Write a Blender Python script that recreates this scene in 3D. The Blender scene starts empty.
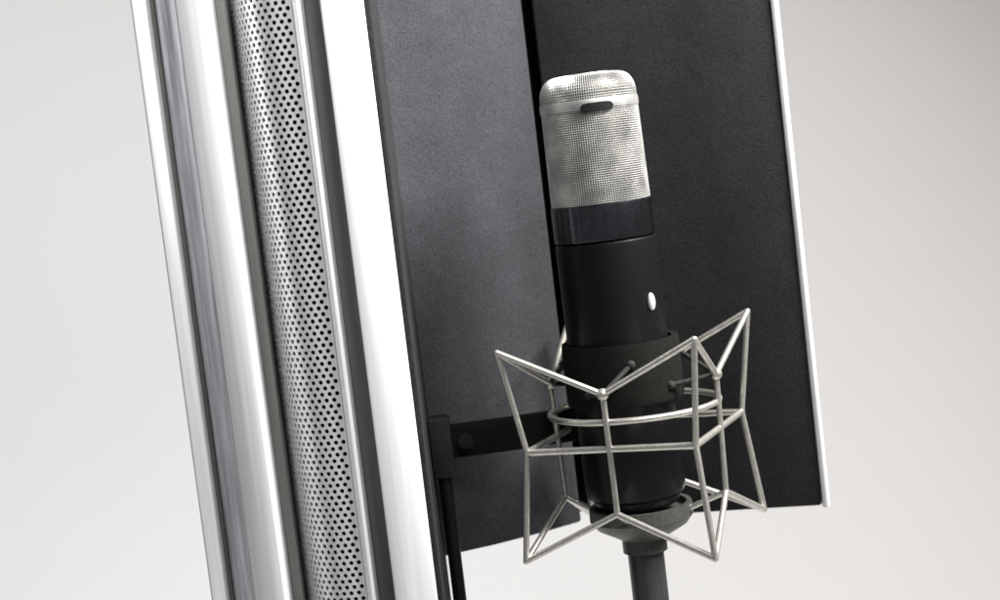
import bpy, bmesh, math, random
from mathutils import Vector, Matrix
random.seed(4)
S = bpy.context.scene
COL = S.collection
R = math.radians

# ------------------------------------------------------------------ camera
PITCH, ROLL = R(4.9), R(-6.8)
cd = bpy.data.cameras.new('camera'); cam = bpy.data.objects.new('camera', cd); COL.objects.link(cam)
cd.sensor_width = 36; cd.lens = 60; cd.clip_start = .01; cd.clip_end = 60
cam.matrix_world = (Matrix.Translation((0, -.867, .867*math.tan(PITCH)))
                    @ Matrix.Rotation(R(90)-PITCH, 4, 'X') @ Matrix.Rotation(ROLL, 4, 'Z'))
cd.dof.use_dof = True; cd.dof.focus_distance = .85; cd.dof.aperture_fstop = 6.3
S.camera = cam

# ------------------------------------------------------------------ studio light
W = bpy.data.worlds.new('World'); S.world = W; W.use_nodes = True
W.node_tree.nodes['Background'].inputs[0].default_value = (.95, .97, 1, 1)
W.node_tree.nodes['Background'].inputs[1].default_value = .13
S.view_settings.view_transform = 'Standard'; S.view_settings.look = 'None'
S.view_settings.exposure = 0; S.view_settings.gamma = 1
S.render.engine = 'CYCLES'; S.cycles.max_bounces = 8

def lamp(name, loc, aim, sx, sy, power, color=(1, 1, 1)):
    d = bpy.data.lights.new(name, 'AREA'); d.shape = 'RECTANGLE'; d.size = sx; d.size_y = sy
    d.energy = power; d.color = color
    o = bpy.data.objects.new(name, d); COL.objects.link(o); o.location = loc
    o.rotation_euler = (Vector(aim)-Vector(loc)).to_track_quat('-Z', 'Y').to_euler()
    return o
lamp('key_softbox', (.95, -.24, .95), (.0, 0, .09), .5, .6, 42, (1, .99, .97)).data.spread = R(130)
lamp('front_softbox', (.42, -.95, 1.15), (-.08, 0, .36), .5, .4, 4.0).data.spread = R(75)
lamp('backdrop_lamp', (-1.3, .25, .9), (-.35, 1.5, -.65), .9, .5, 6.0).data.spread = R(115)
lamp('backdrop_lamp', (1.2, .30, -.75), (.6, 1.5, -.2), .7, .4, 4.8, (1, .85, .76)).data.spread = R(125)

# ------------------------------------------------------------------ materials
def mat(name, col, metal=0, rough=.5, spec=.5, coat=0, sheen=0):
    m = bpy.data.materials.new(name); m.use_nodes = True
    b = m.node_tree.nodes['Principled BSDF']
    b.inputs['Base Color'].default_value = (*col, 1); b.inputs['Metallic'].default_value = metal
    b.inputs['Roughness'].default_value = rough; b.inputs['Specular IOR Level'].default_value = spec
    b.inputs['Coat Weight'].default_value = coat; b.inputs['Sheen Weight'].default_value = sheen
    return m
def noisy(m, scale, var=.15, bump=0., dist=.001, stretch=(1, 1, 1), rvar=0., detail=4):
    nt = m.node_tree; N = nt.nodes; L = nt.links; b = N['Principled BSDF']
    tc = N.new('ShaderNodeTexCoord'); mp = N.new('ShaderNodeMapping'); mp.inputs['Scale'].default_value = stretch
    nz = N.new('ShaderNodeTexNoise'); nz.inputs['Scale'].default_value = scale; nz.inputs['Detail'].default_value = detail
    L.new(tc.outputs['Object'], mp.inputs[0]); L.new(mp.outputs[0], nz.inputs['Vector'])
    c = b.inputs['Base Color'].default_value[:3]
    rp = N.new('ShaderNodeValToRGB'); e = rp.color_ramp.elements
    e[0].position = .3; e[1].position = .7
    e[0].color = (*[v*(1-var) for v in c], 1); e[1].color = (*[min(1, v*(1+var)) for v in c], 1)
    L.new(nz.outputs['Fac'], rp.inputs[0]); L.new(rp.outputs[0], b.inputs['Base Color'])
    if rvar:
        r0 = b.inputs['Roughness'].default_value; mr = N.new('ShaderNodeMapRange')
        mr.inputs['From Min'].default_value = .3; mr.inputs['From Max'].default_value = .7
        mr.inputs['To Min'].default_value = r0-rvar; mr.inputs['To Max'].default_value = r0+rvar
        L.new(nz.outputs['Fac'], mr.inputs['Value']); L.new(mr.outputs[0], b.inputs['Roughness'])
    if bump:
        bp = N.new('ShaderNodeBump'); bp.inputs['Strength'].default_value = bump; bp.inputs['Distance'].default_value = dist
        L.new(nz.outputs['Fac'], bp.inputs['Height']); L.new(bp.outputs[0], b.inputs['Normal'])
    return m
M = {}
M['alu'] = noisy(mat('satin_aluminium', (.86, .86, .87), .45, .42), 260, .09, .15, .0004, (1, 1, .02), .08)
M['alu_perf'] = noisy(mat('perforated_aluminium', (.74, .74, .76), .45, .42), 260, .06, .12, .0004, (1, 1, .03), .06)
M['brushed'] = noisy(mat('brushed_shade_aluminium', (.52, .52, .55), .45, .46), 330, .38, .3, .0005, (1, 1, .05), .1)  # shaded left side of the channel, put in as a greyer metal
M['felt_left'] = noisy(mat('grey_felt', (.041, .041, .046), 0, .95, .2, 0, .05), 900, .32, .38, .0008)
M['felt_right'] = noisy(mat('shade_darkened_felt', (.024, .024, .025), 0, .95, .15), 900, .32, .38, .0008)  # same felt as the left, darkened to put the right block's shade in
M['void'] = noisy(mat('black_rubber', (.012, .012, .012), 0, .8, .15), 300, .2, .3, .0005)
M['groove'] = noisy(mat('dark_anodised_channel', (.16, .16, .15), .2, .6, .3), 200, .2, .2, .0004, (1, 1, .05))
M['black'] = noisy(mat('black_satin_paint', (.004, .004, .0048), 0, .36, .28), 900, .15, .12, .0002)
M['collar'] = noisy(mat('dark_blued_steel', (.13, .13, .145), 1.0, .24), 400, .2, .1, .0003)
M['grille'] = noisy(mat('nickel_mesh_wire', (.68, .67, .64), .72, .34), 75, .34, .1, .0002)
M['inmesh'] = noisy(mat('fine_inner_mesh', (.21, .208, .20), .6, .45), 1500, .35, .3, .0004)
M['wire'] = noisy(mat('nickel_plated_wire', (.66, .64, .585), .82, .30), 300, .12, .1, .0002)
M['olive'] = noisy(mat('dark_olive_rubber', (.006, .006, .005), 0, .8, .12), 400, .25, .3, .0005)
M['plate'] = noisy(mat('grey_cast_metal', (.10, .10, .09), .6, .45), 400, .2, .2, .0005)
M['post'] = noisy(mat('dark_steel_tube', (.09, .09, .09), .7, .38), 300, .15, .1, .0003, (1, 1, .1))
M['cord'] = noisy(mat('black_elastic_cord', (.016, .016, .015), 0, .8, .3), 900, .3, .5, .0005)
M['chrome'] = noisy(mat('white_metal_knob', (.88, .88, .86), .4, .3), 300, .04)
M['paper'] = noisy(mat('seamless_paper', (.545, .545, .545), 0, .9, .1), 2.2, .012, 0)

def dented(m, scale, strength, dist, var):
    nt = m.node_tree; N = nt.nodes; L = nt.links; b = N['Principled BSDF']
    tc = N.new('ShaderNodeTexCoord'); nz = N.new('ShaderNodeTexNoise'); nz.inputs['Scale'].default_value = scale; nz.inputs['Detail'].default_value = 3
    L.new(tc.outputs['Object'], nz.inputs['Vector'])
    bp = N.new('ShaderNodeBump'); bp.inputs['Strength'].default_value = strength; bp.inputs['Distance'].default_value = dist
    L.new(nz.outputs['Fac'], bp.inputs['Height'])
    old = b.inputs['Normal'].links[0].from_node
    L.new(bp.outputs[0], old.inputs['Normal'])
    src = b.inputs['Base Color'].links[0].from_socket
    mx = N.new('ShaderNodeMix'); mx.data_type = 'RGBA'; mx.blend_type = 'MULTIPLY'; mx.inputs['Factor'].default_value = 1
    rp = N.new('ShaderNodeValToRGB'); rp.color_ramp.elements[0].position = .35; rp.color_ramp.elements[1].position = .65
    rp.color_ramp.elements[0].color = (1-var, 1-var, 1-var, 1)
    n2 = N.new('ShaderNodeTexNoise'); n2.inputs['Scale'].default_value = scale*1.7; n2.inputs['Detail'].default_value = 6; n2.inputs['Roughness'].default_value = .7
    L.new(tc.outputs['Object'], n2.inputs['Vector']); L.new(n2.outputs['Fac'], rp.inputs[0])
    L.new(src, mx.inputs[6]); L.new(rp.outputs[0], mx.inputs[7]); L.new(mx.outputs[2], b.inputs['Base Color'])
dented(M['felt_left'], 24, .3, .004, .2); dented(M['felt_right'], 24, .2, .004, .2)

# ------------------------------------------------------------------ builders
def link(name, me, m, parent=None, smooth=None):
    o = bpy.data.objects.new(name, me); COL.objects.link(o)
    if m: me.materials.append(m)
    if parent: o.parent = parent
    if smooth is not None:
        for p in me.polygons: p.use_smooth = True
        md = o.modifiers.new('edges', 'EDGE_SPLIT'); md.split_angle = R(smooth)
    return o
def obj(name, bm, m, parent=None, smooth=35, bevel=0, seg=2):
    bmesh.ops.recalc_face_normals(bm, faces=bm.faces[:])
    me = bpy.data.meshes.new(name); bm.to_mesh(me); bm.free()
    o = bpy.data.objects.new(name, me); COL.objects.link(o); me.materials.append(m)
    if parent: o.parent = parent; o.matrix_parent_inverse = Matrix.Translation(-parent.location)
    if bevel:
        md = o.modifiers.new('bevel', 'BEVEL'); md.width = bevel; md.segments = seg; md.limit_method = 'ANGLE'; md.angle_limit = R(40)
    if smooth:
        for p in me.polygons: p.use_smooth = True
        md = o.modifiers.new('edges', 'EDGE_SPLIT'); md.split_angle = R(smooth)
    return o
def thing(name, label, cat, loc=(0, 0, 0)):
    o = bpy.data.objects.new(name, None); COL.objects.link(o); o.location = loc; o.empty_display_size = .02
    o['label'] = label; o['category'] = cat; bpy.context.view_layer.update()
    return o
def prism(bm, pts, z0, z1, s=.001):
    a = [bm.verts.new((x*s, y*s, z0)) for x, y in pts]; b = [bm.verts.new((x*s, y*s, z1)) for x, y in pts]
    n = len(pts); bm.faces.new(a); bm.faces.new(b)
    for i in range(n): bm.faces.new((a[i], a[(i+1) % n], b[(i+1) % n], b[i]))
def tube(bm, pts, r, closed=False, n=12, joint=True):
    pts = [Vector(p) for p in pts]
    seq = list(zip(pts, pts[1:]+pts[:1])) if closed else list(zip(pts, pts[1:]))
    for a, b in seq:
        d = b-a
        mt = Matrix.Translation((a+b)/2) @ d.to_track_quat('Z', 'Y').to_matrix().to_4x4()
        bmesh.ops.create_cone(bm, cap_ends=True, segments=n, radius1=r, radius2=r, depth=d.length, matrix=mt)
    if joint:
        for p in pts: bmesh.ops.create_uvsphere(bm, u_segments=n, v_segments=8, radius=r*1.002, matrix=Matrix.Translation(p))
def sweep(bm, pts, r, n=12, closed=True):
    pts = [Vector(p) for p in pts]; N = len(pts); rings = []
    for i, p in enumerate(pts):
        t = (pts[(i+1) % N]-pts[i-1]).normalized(); u = t.cross(Vector((0, 0, 1))).normalized(); v = u.cross(t)
        rings.append([bm.verts.new(p+u*r*math.cos(2*math.pi*k/n)+v*r*math.sin(2*math.pi*k/n)) for k in range(n)])
    for i in range(N):
        a, b = rings[i], rings[(i+1) % N]
        for k in range(n): bm.faces.new((a[k], a[(k+1) % n], b[(k+1) % n], b[k]))
def lathe(bm, prof, n=64, cx=0, cy=0, rfun=None):
    rings = []
    for r, z in prof:
        if r < 1e-6: rings.append([bm.verts.new((cx, cy, z))]); continue
        rings.append([bm.verts.new((cx+(r*(rfun(k) if rfun else 1))*math.cos(2*math.pi*k/n),
                                    cy+(r*(rfun(k) if rfun else 1))*math.sin(2*math.pi*k/n), z)) for k in range(n)])
    for a, b in zip(rings, rings[1:]):
        for k in range(n):
            q = [a[k % len(a)], a[(k+1) % len(a)], b[(k+1) % len(b)], b[k % len(b)]]
            u = [v for i, v in enumerate(q) if v not in q[:i]]
            if len(u) > 2: bm.faces.new(u)

# ------------------------------------------------------------------ setting: seamless paper sweep
FLOOR = -.90
bm = bmesh.new()
prof = [(-2.6, FLOOR), (.75, FLOOR)]
for k in range(1, 13):
    a = R(90*k/12); prof.append((.75+.75*math.sin(a), FLOOR+.75*(1-math.cos(a))))
prof.append((1.5, 3.0))
rows = [[bm.verts.new((x, y, z)) for y, z in prof] for x in (-3.2, 3.2)]
for i in range(len(prof)-1): bm.faces.new((rows[0][i], rows[1][i], rows[1][i+1], rows[0][i+1]))
o = obj('backdrop', bm, M['paper'], None, 60); o['kind'] = 'structure'

# ------------------------------------------------------------------ acoustic filter
ZT, ZF, ZB = .205, -.215, -.140      # top, frame foot, felt bottom
flt = thing('acoustic_filter', 'tall silver and dark grey sound absorbing panel curving behind the microphone', 'acoustic panel', (.02, .04, ZB))

def strip(name, pts, m, z0=ZF, z1=ZT, bevel=.0008, parent=flt, smooth=35):
    b = bmesh.new(); prism(b, pts, z0, z1); return obj(name, b, m, parent, smooth, bevel)
# stack at the near edge, from the inside out
strip('front_rail', [(-70.3, -42.5), (-60, -40.8), (-49.4, -37), (-49.4, 28), (-70.3, 28)], M['alu'], bevel=.0012)['label'] = 'broad bright white aluminium front rail'
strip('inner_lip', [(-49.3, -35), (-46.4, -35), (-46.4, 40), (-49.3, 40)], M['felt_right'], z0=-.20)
strip('channel_backing', [(-157, -4), (-70.5, -4), (-70.5, 20), (-157, 20)], M['void'])
strip('felt_filler', [(-79.8, -24), (-70.4, -24), (-70.4, -5), (-79.8, -5)], M['groove'])
strip('sheet_rim', [(-84.6, -37.5), (-82.5, -40), (-80.6, -39.6), (-79.9, -37), (-79.9, -5), (-84.6, -5)], M['alu'], bevel=.0006)
strip('edge_filler', [(-124.5, -20), (-119.2, -20), (-119.2, -5), (-124.5, -5)], M['groove'])
ch = [(-141.4, -20), (-141.4, -36.2), (-140.2, -38.2), (-137, -39.4), (-131, -40.2), (-126, -39.8), (-124.6, -37.5), (-124.6, -5), (-141.4, -5)]
strip('brushed_strip', [(-153, -18), (-152.8, -27), (-151.6, -30.5), (-149, -32.5), (-145.5, -34), (-141.5, -35), (-141.5, -5), (-153, -5)], M['brushed'], bevel=.0003)['label'] = 'narrow brushed strip beside the outer edge, channel shade put into its grey'
strip('outer_channel', ch, M['alu'], bevel=.0003)
strip('gap_strip', [(-156, -24), (-153.1, -24), (-153.1, -5), (-156, -5)], M['groove'])
strip('outer_trim', [(-163.8, -16), (-163.8, -33), (-163.2, -34.2), (-160, -33.8), (-156.8, -32.4), (-156.1, -31), (-156.1, 22), (-163.8, 22)], M['alu'], bevel=.0006)

# perforated sheet: real holes, bent round to the left
prof = []
B0, B1, B2, B3 = Vector((-90, -37.2)), Vector((-106, -37)), Vector((-113, -26)), Vector((-119, -4))
prof.append(Vector((-84.7, -37.2)))
for k in range(15):
    t = k/14; prof.append(B0*(1-t)**3+B1*3*t*(1-t)**2+B2*3*t*t*(1-t)+B3*t**3)
cum = [0]
for a, b_ in zip(prof, prof[1:]): cum.append(cum[-1]+(b_-a).length)
def at(s):
    s = max(0, min(cum[-1], s))
    for i in range(len(prof)-1):
        if s <= cum[i+1]: return prof[i].lerp(prof[i+1], (s-cum[i])/(cum[i+1]-cum[i]))
    return prof[-1]
bm = bmesh.new()
ncol = 14; pit = cum[-1]/ncol; rowh = 3.1; nrow = int((ZT-ZF)*1000/rowh); hr = 1.14
cache = {}
def vert(s, z):
    key = (round(s, 3), round(z, 3))
    if key not in cache:
        p = at(s); cache[key] = bm.verts.new((p.x*.001, p.y*.001, ZF+z*.001))
    return cache[key]
for j in range(nrow):
    z0, z1 = j*rowh, (j+1)*rowh; zc = (z0+z1)/2; off = .5 if j % 2 else 0
    for i in range(-1, ncol+1):
        s0, s1 = (i+off)*pit, (i+1+off)*pit
        if s0 < -1e-6 or s1 > cum[-1]+1e-6:      # half cells at the sheet's edges stay solid
            a, c = max(0, s0), min(cum[-1], s1)
            if c-a > .1: bm.faces.new((vert(a, z0), vert(c, z0), vert(c, z1), vert(a, z1)))
            continue
        sm = (s0+s1)/2
        bor = [(s1, z0), (s1, z1), (sm, z1), (s0, z1), (s0, z0), (sm, z0)]
        ang0 = math.atan2(z0-zc, s1-sm)
        hole = []
        angs = [math.atan2(z-zc, s-sm) for s, z in bor]
        for k in range(6):
            a, c = angs[k], angs[(k+1) % 6]
            while c < a: c += 2*math.pi
            hole += [a, (a+c)/2]
        hv = [vert(sm+hr*math.cos(t), zc+hr*math.sin(t)) for t in hole]
        bv = [vert(*q) for q in bor]
        for k in range(6):
            bm.faces.new((bv[k], bv[(k+1) % 6], hv[(2*k+2) % 12], hv[2*k+1], hv[2*k]))
pf = obj('perforated_sheet', bm, M['alu_perf'], flt, 0)
md = pf.modifiers.new('thick', 'SOLIDIFY'); md.thickness = .0009; md.offset = 0
pf['label'] = 'bent silver sheet pierced with rows of small round holes'

# felt absorbers: two blocks meeting at a dark vertical joint
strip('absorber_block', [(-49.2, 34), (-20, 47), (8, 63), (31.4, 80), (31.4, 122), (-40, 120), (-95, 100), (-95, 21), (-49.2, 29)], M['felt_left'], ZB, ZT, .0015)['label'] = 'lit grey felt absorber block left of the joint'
strip('absorber_block', [(37.6, 80), (80, 71.5), (122, 61), (165.2, 49), (166, 60), (150, 82), (108, 110), (37.6, 122)], M['felt_right'], ZB, ZT, .0015)['label'] = 'felt absorber block right of the joint, its shade put into a darker colour'
strip('joint_backing', [(31.5, 104), (37.5, 104), (37.5, 121), (31.5, 121)], M['void'], ZB+.001, ZT-.001, 0)
# curved back shell and the bright edge at the right
bm = bmesh.new()
out = [(-163, 23), (-164, 45), (-155, 72), (-135, 97), (-100, 116), (-40, 130), (38, 132), (112, 119), (152, 92), (170, 64)]
inn = [(-161, 23), (-162, 45), (-153, 71), (-134, 95), (-99, 113.5), (-40, 127.5), (38, 129.5), (111, 116.8), (150, 90.5), (168, 63)]
prism(bm, out+inn[::-1], ZB-.002, ZT); obj('back_shell', bm, M['alu'], flt, 35)
strip('edge_trim', [(165.4, 48), (167.4, 46.8), (169.3, 48), (170.2, 52), (170.4, 64), (166.3, 62), (166, 56)], M['alu'], ZB-.001, ZT, .0006)['label'] = 'thin bright aluminium trim along the far edge'

# ------------------------------------------------------------------ mounting bracket
br = thing('mounting_bracket', 'black metal arm and rod fixed low across the grey felt beside the silver rail', 'bracket', (-.041, .004, -.40))
bm = bmesh.new(); prism(bm, [(-46, 22), (-2, 26), (78, 42), (78, 50), (-2, 34), (-46, 30)], -.0845, -.0665); obj('arm', bm, M['olive'], br, 30, .0012)
bm = bmesh.new(); lathe(bm, [(0, -.072), (.0036, -.0725), (.0036, -.40), (0, -.4005)], 20, -.0405, .014); obj('rod', bm, M['black'], br)
bm = bmesh.new(); prism(bm, [(-46.2, 8), (-34.8, 8), (-34.8, 27), (-46.2, 27)], -.092, -.060); obj('clamp_block', bm, M['void'], br, 30, .0015)
bm = bmesh.new(); bmesh.ops.create_cone(bm, cap_ends=True, segments=16, radius1=.0042, radius2=.0042, depth=.006, matrix=Matrix.Translation((-.0275, .0225, -.0755)) @ Matrix.Rotation(R(90), 4, 'X')); obj('knob', bm, M['void'], br, 30, .0006)

# ------------------------------------------------------------------ shock mount
CX, CY = .0635, 0.
T0 = R(21.7)
def ring4(rad, z, shift=0):
    return [Vector((CX+rad*math.cos(math.pi+T0+shift+k*math.pi/2), CY+rad*math.sin(math.pi+T0+shift+k*math.pi/2), z)) for k in range(4)]
top, mid, bot = ring4(.0735, -.0242), ring4(.0635, -.0775), ring4(.0710, -.1330)
vt, vb = ring4(.0460, -.0495, R(45)), ring4(.0445, -.1110, R(45))
sh = thing('shock_mount', 'silver wire cage with zigzag top and bottom holding the microphone', 'shock mount', (CX, CY, -.139))
WR = .00165
def zig(p, v):
    z = []
    for a, b_ in zip(p, v): z += [a, b_]
    return z
bm = bmesh.new(); tube(bm, zig(top, vt), WR, True); obj('zigzag_wire', bm, M['wire'], sh, 40)
bm = bmesh.new(); tube(bm, zig(bot, vb), WR, True); obj('zigzag_wire', bm, M['wire'], sh, 40)
bm = bmesh.new(); tube(bm, mid, WR*1.08, True); obj('outer_ring', bm, M['wire'], sh, 40)
for a, b_, c in zip(top, mid, bot):
    bm = bmesh.new(); tube(bm, [a, b_, c], WR*.97); obj('upright_wire', bm, M['wire'], sh, 40)
for a, b_ in zip(vt, vb):
    bm = bmesh.new(); tube(bm, [a, b_], WR*.95); obj('inner_upright', bm, M['wire'], sh, 40)
for a in vt:      # ferrules where the elastic hooks on
    bm = bmesh.new(); bmesh.ops.create_uvsphere(bm, u_segments=16, v_segments=10, radius=.0032, matrix=Matrix.Translation(a)); obj('ferrule', bm, M['wire'], sh)
bm = bmesh.new(); sweep(bm, [(CX+.0445*math.cos(2*math.pi*k/64), CY+.0445*math.sin(2*math.pi*k/64), -.0640) for k in range(64)], .0017); obj('inner_ring', bm, M['wire'], sh)
# holder collar gripping the body, elastic cords, cup
HX = .0597; PX = .0608
bm = bmesh.new(); lathe(bm, [(.0272, -.028), (.0305, -.0275), (.0308, -.030), (.0308, -.057), (.0304, -.0595), (.0272, -.060), (.0272, -.028)], 64, HX); obj('holder_collar', bm, M['olive'], sh)
for k, a in enumerate(vt):
    d = Vector((a.x-HX, a.y, 0)).normalized()
    for s in (-1, 1):
        q = Vector((-d.y, d.x, 0))*s
        e = Vector((HX, 0, -.045+.007*s))+(d+q*.42).normalized()*.0307
        bm = bmesh.new(); tube(bm, [a, e], .0013, n=8); bmesh.ops.create_uvsphere(bm, u_segments=14, v_segments=8, radius=.0024, matrix=Matrix.Translation(e)); obj('elastic_cord', bm, M['cord'], sh)
bm = bmesh.new(); lathe(bm, [(0, -.1195), (.024, -.1195), (.0245, -.116), (.0272, -.116), (.0275, -.1225), (.024, -.127), (.016, -.1315), (.0118, -.134), (.0118, -.141), (0, -.141)], 48, PX); obj('cup', bm, M['plate'], sh, 30)
for a in vb:
    d = Vector((a.x-PX, a.y, 0)).normalized()
    bm = bmesh.new(); tube(bm, [a, Vector((PX, 0, -.1190))+d*.0266], WR*.9); obj('spoke', bm, M['wire'], sh)

# ------------------------------------------------------------------ stand
st = thing('microphone_stand', 'dark metal stand tube below the wire shock mount', 'microphone stand', (CX, CY, FLOOR))
bm = bmesh.new(); lathe(bm, [(0, -.1412), (.0094, -.1412), (.0096, -.1425), (.0096, FLOOR+.02), (0, FLOOR+.02)], 32, PX); obj('tube', bm, M['post'], st)
bm = bmesh.new(); lathe(bm, [(0, FLOOR+.024), (.016, FLOOR+.0235), (.02, FLOOR+.019), (.12, FLOOR+.014), (.13, FLOOR+.010), (.13, FLOOR+.0005), (0, FLOOR+.0005)], 64, PX); obj('round_base', bm, M['black'], st)
bm = bmesh.new(); tube(bm, [(-.0405, .014, -.392), (PX-.008, .003, -.392)], .005); obj('cross_arm', bm, M['black'], st)

# ------------------------------------------------------------------ microphone (built about its own axis, then leaned a touch)
mic = thing('condenser_microphone', 'large black microphone with silver mesh grille standing in the wire cage', 'microphone')
ZG0, ZG1 = .0448, .1112
def gprof(off=0):
    p = [(.0256-off, ZG0)]
    for k in range(1, 49): p.append((.0256-.0008*k/48-off, ZG0+(.0996-ZG0)*k/48))
    for k in range(1, 13):
        a = R(90*k/12); p.append((.0164+.0084*math.cos(a)-off, .0996+(.0108-off)*math.sin(a)))
    for k in range(1, 14): p.append((max(0, (.0164-off)*(1-k/13)), .1104-off+.0007*(1-(1-k/13)**2)))
    return p
mparts = []
bm = bmesh.new(); lathe(bm, gprof(.0007), 96); mparts.append(obj('inner_mesh', bm, M['inmesh'], mic, 50))
bm = bmesh.new(); lathe(bm, gprof(0)[:-1], 132)
g = obj('grille', bm, M['grille'], mic, 0); mparts.append(g)
wf = g.modifiers.new('mesh', 'WIREFRAME'); wf.thickness = .00062; wf.use_even_offset = False; wf.use_boundary = True
g['label'] = 'silver wire mesh grille, bright on its right side'
bm = bmesh.new(); lathe(bm, [(.0243, 0.0921), (.0254, 0.0923), (.0257, 0.0936), (.0257, 0.0961), (.0254, 0.0974), (.0243, 0.0976)], 96); mparts.append(obj('grille_band', bm, M['grille'], mic))
# small dark slot plate let into the band at the front
bm = bmesh.new()
def patch(bm, r, a0, a1, z0, z1, t, n=18, rnd=True):
    f, k_ = [], []
    for i in range(n+1):
        u = i/n; a = R(a0+(a1-a0)*u); h = (z1-z0)/2; zc = (z0+z1)/2
        w = h*math.sqrt(max(.02, 1-(abs(2*u-1))**6)) if rnd else h
        for L_, rr in ((f, r+t), (k_, r-t)):
            L_.append((bm.verts.new((rr*math.cos(a), rr*math.sin(a), zc-w)), bm.verts.new((rr*math.cos(a), rr*math.sin(a), zc+w))))
    for i in range(n):
        bm.faces.new((f[i][0], f[i+1][0], f[i+1][1], f[i][1])); bm.faces.new((k_[i][0], k_[i][1], k_[i+1][1], k_[i+1][0]))
        bm.faces.new((f[i][1], f[i+1][1], k_[i+1][1], k_[i][1])); bm.faces.new((f[i][0], k_[i][0], k_[i+1][0], f[i+1][0]))
    bm.faces.new((f[0][0], f[0][1], k_[0][1], k_[0][0])); bm.faces.new((f[n][0], k_[n][0], k_[n][1], f[n][1]))
patch(bm, .0256, -104, -66, .0908, .0954, .0007); mparts.append(obj('badge', bm, M['void'], mic, 40))
bm = bmesh.new(); lathe(bm, [(.0250, .0250), (.0262, .0257), (.0264, .0270), (.0264, .0425), (.0262, .0441), (.0256, .0447), (.0240, .0448)], 144, rfun=lambda k: 1.0 if k % 6 < 4 else .993); mparts.append(obj('collar', bm, M['collar'], mic, 30))
bm = bmesh.new(); lathe(bm, [(0, .0245), (.0255, .0247), (.0262, .0240), (.0264, .0215), (.0264, -.106), (.0255, -.1095), (.0230, -.1115), (.0222, -.1150), (0, -.1155)], 96); mparts.append(obj('body', bm, M['black'], mic, 35))
a = R(-47); n_ = Vector((math.cos(a), math.sin(a), 0))
bm = bmesh.new()
bmesh.ops.create_uvsphere(bm, u_segments=24, v_segments=14, radius=.001, matrix=Matrix.Translation(n_*.0268+Vector((0, 0, -.0085))) @ Matrix.Rotation(a, 4, 'Z') @ Matrix.Diagonal((1.7, 2.3, 4.6, 1)))
mparts.append(obj('switch', bm, M['chrome'], mic)); mparts[-1]['label'] = 'small bright oval switch on the black body'
mic.location = (.0584, 0, .0); mic.rotation_euler = (0, R(-.5), 0)
bpy.context.view_layer.update()
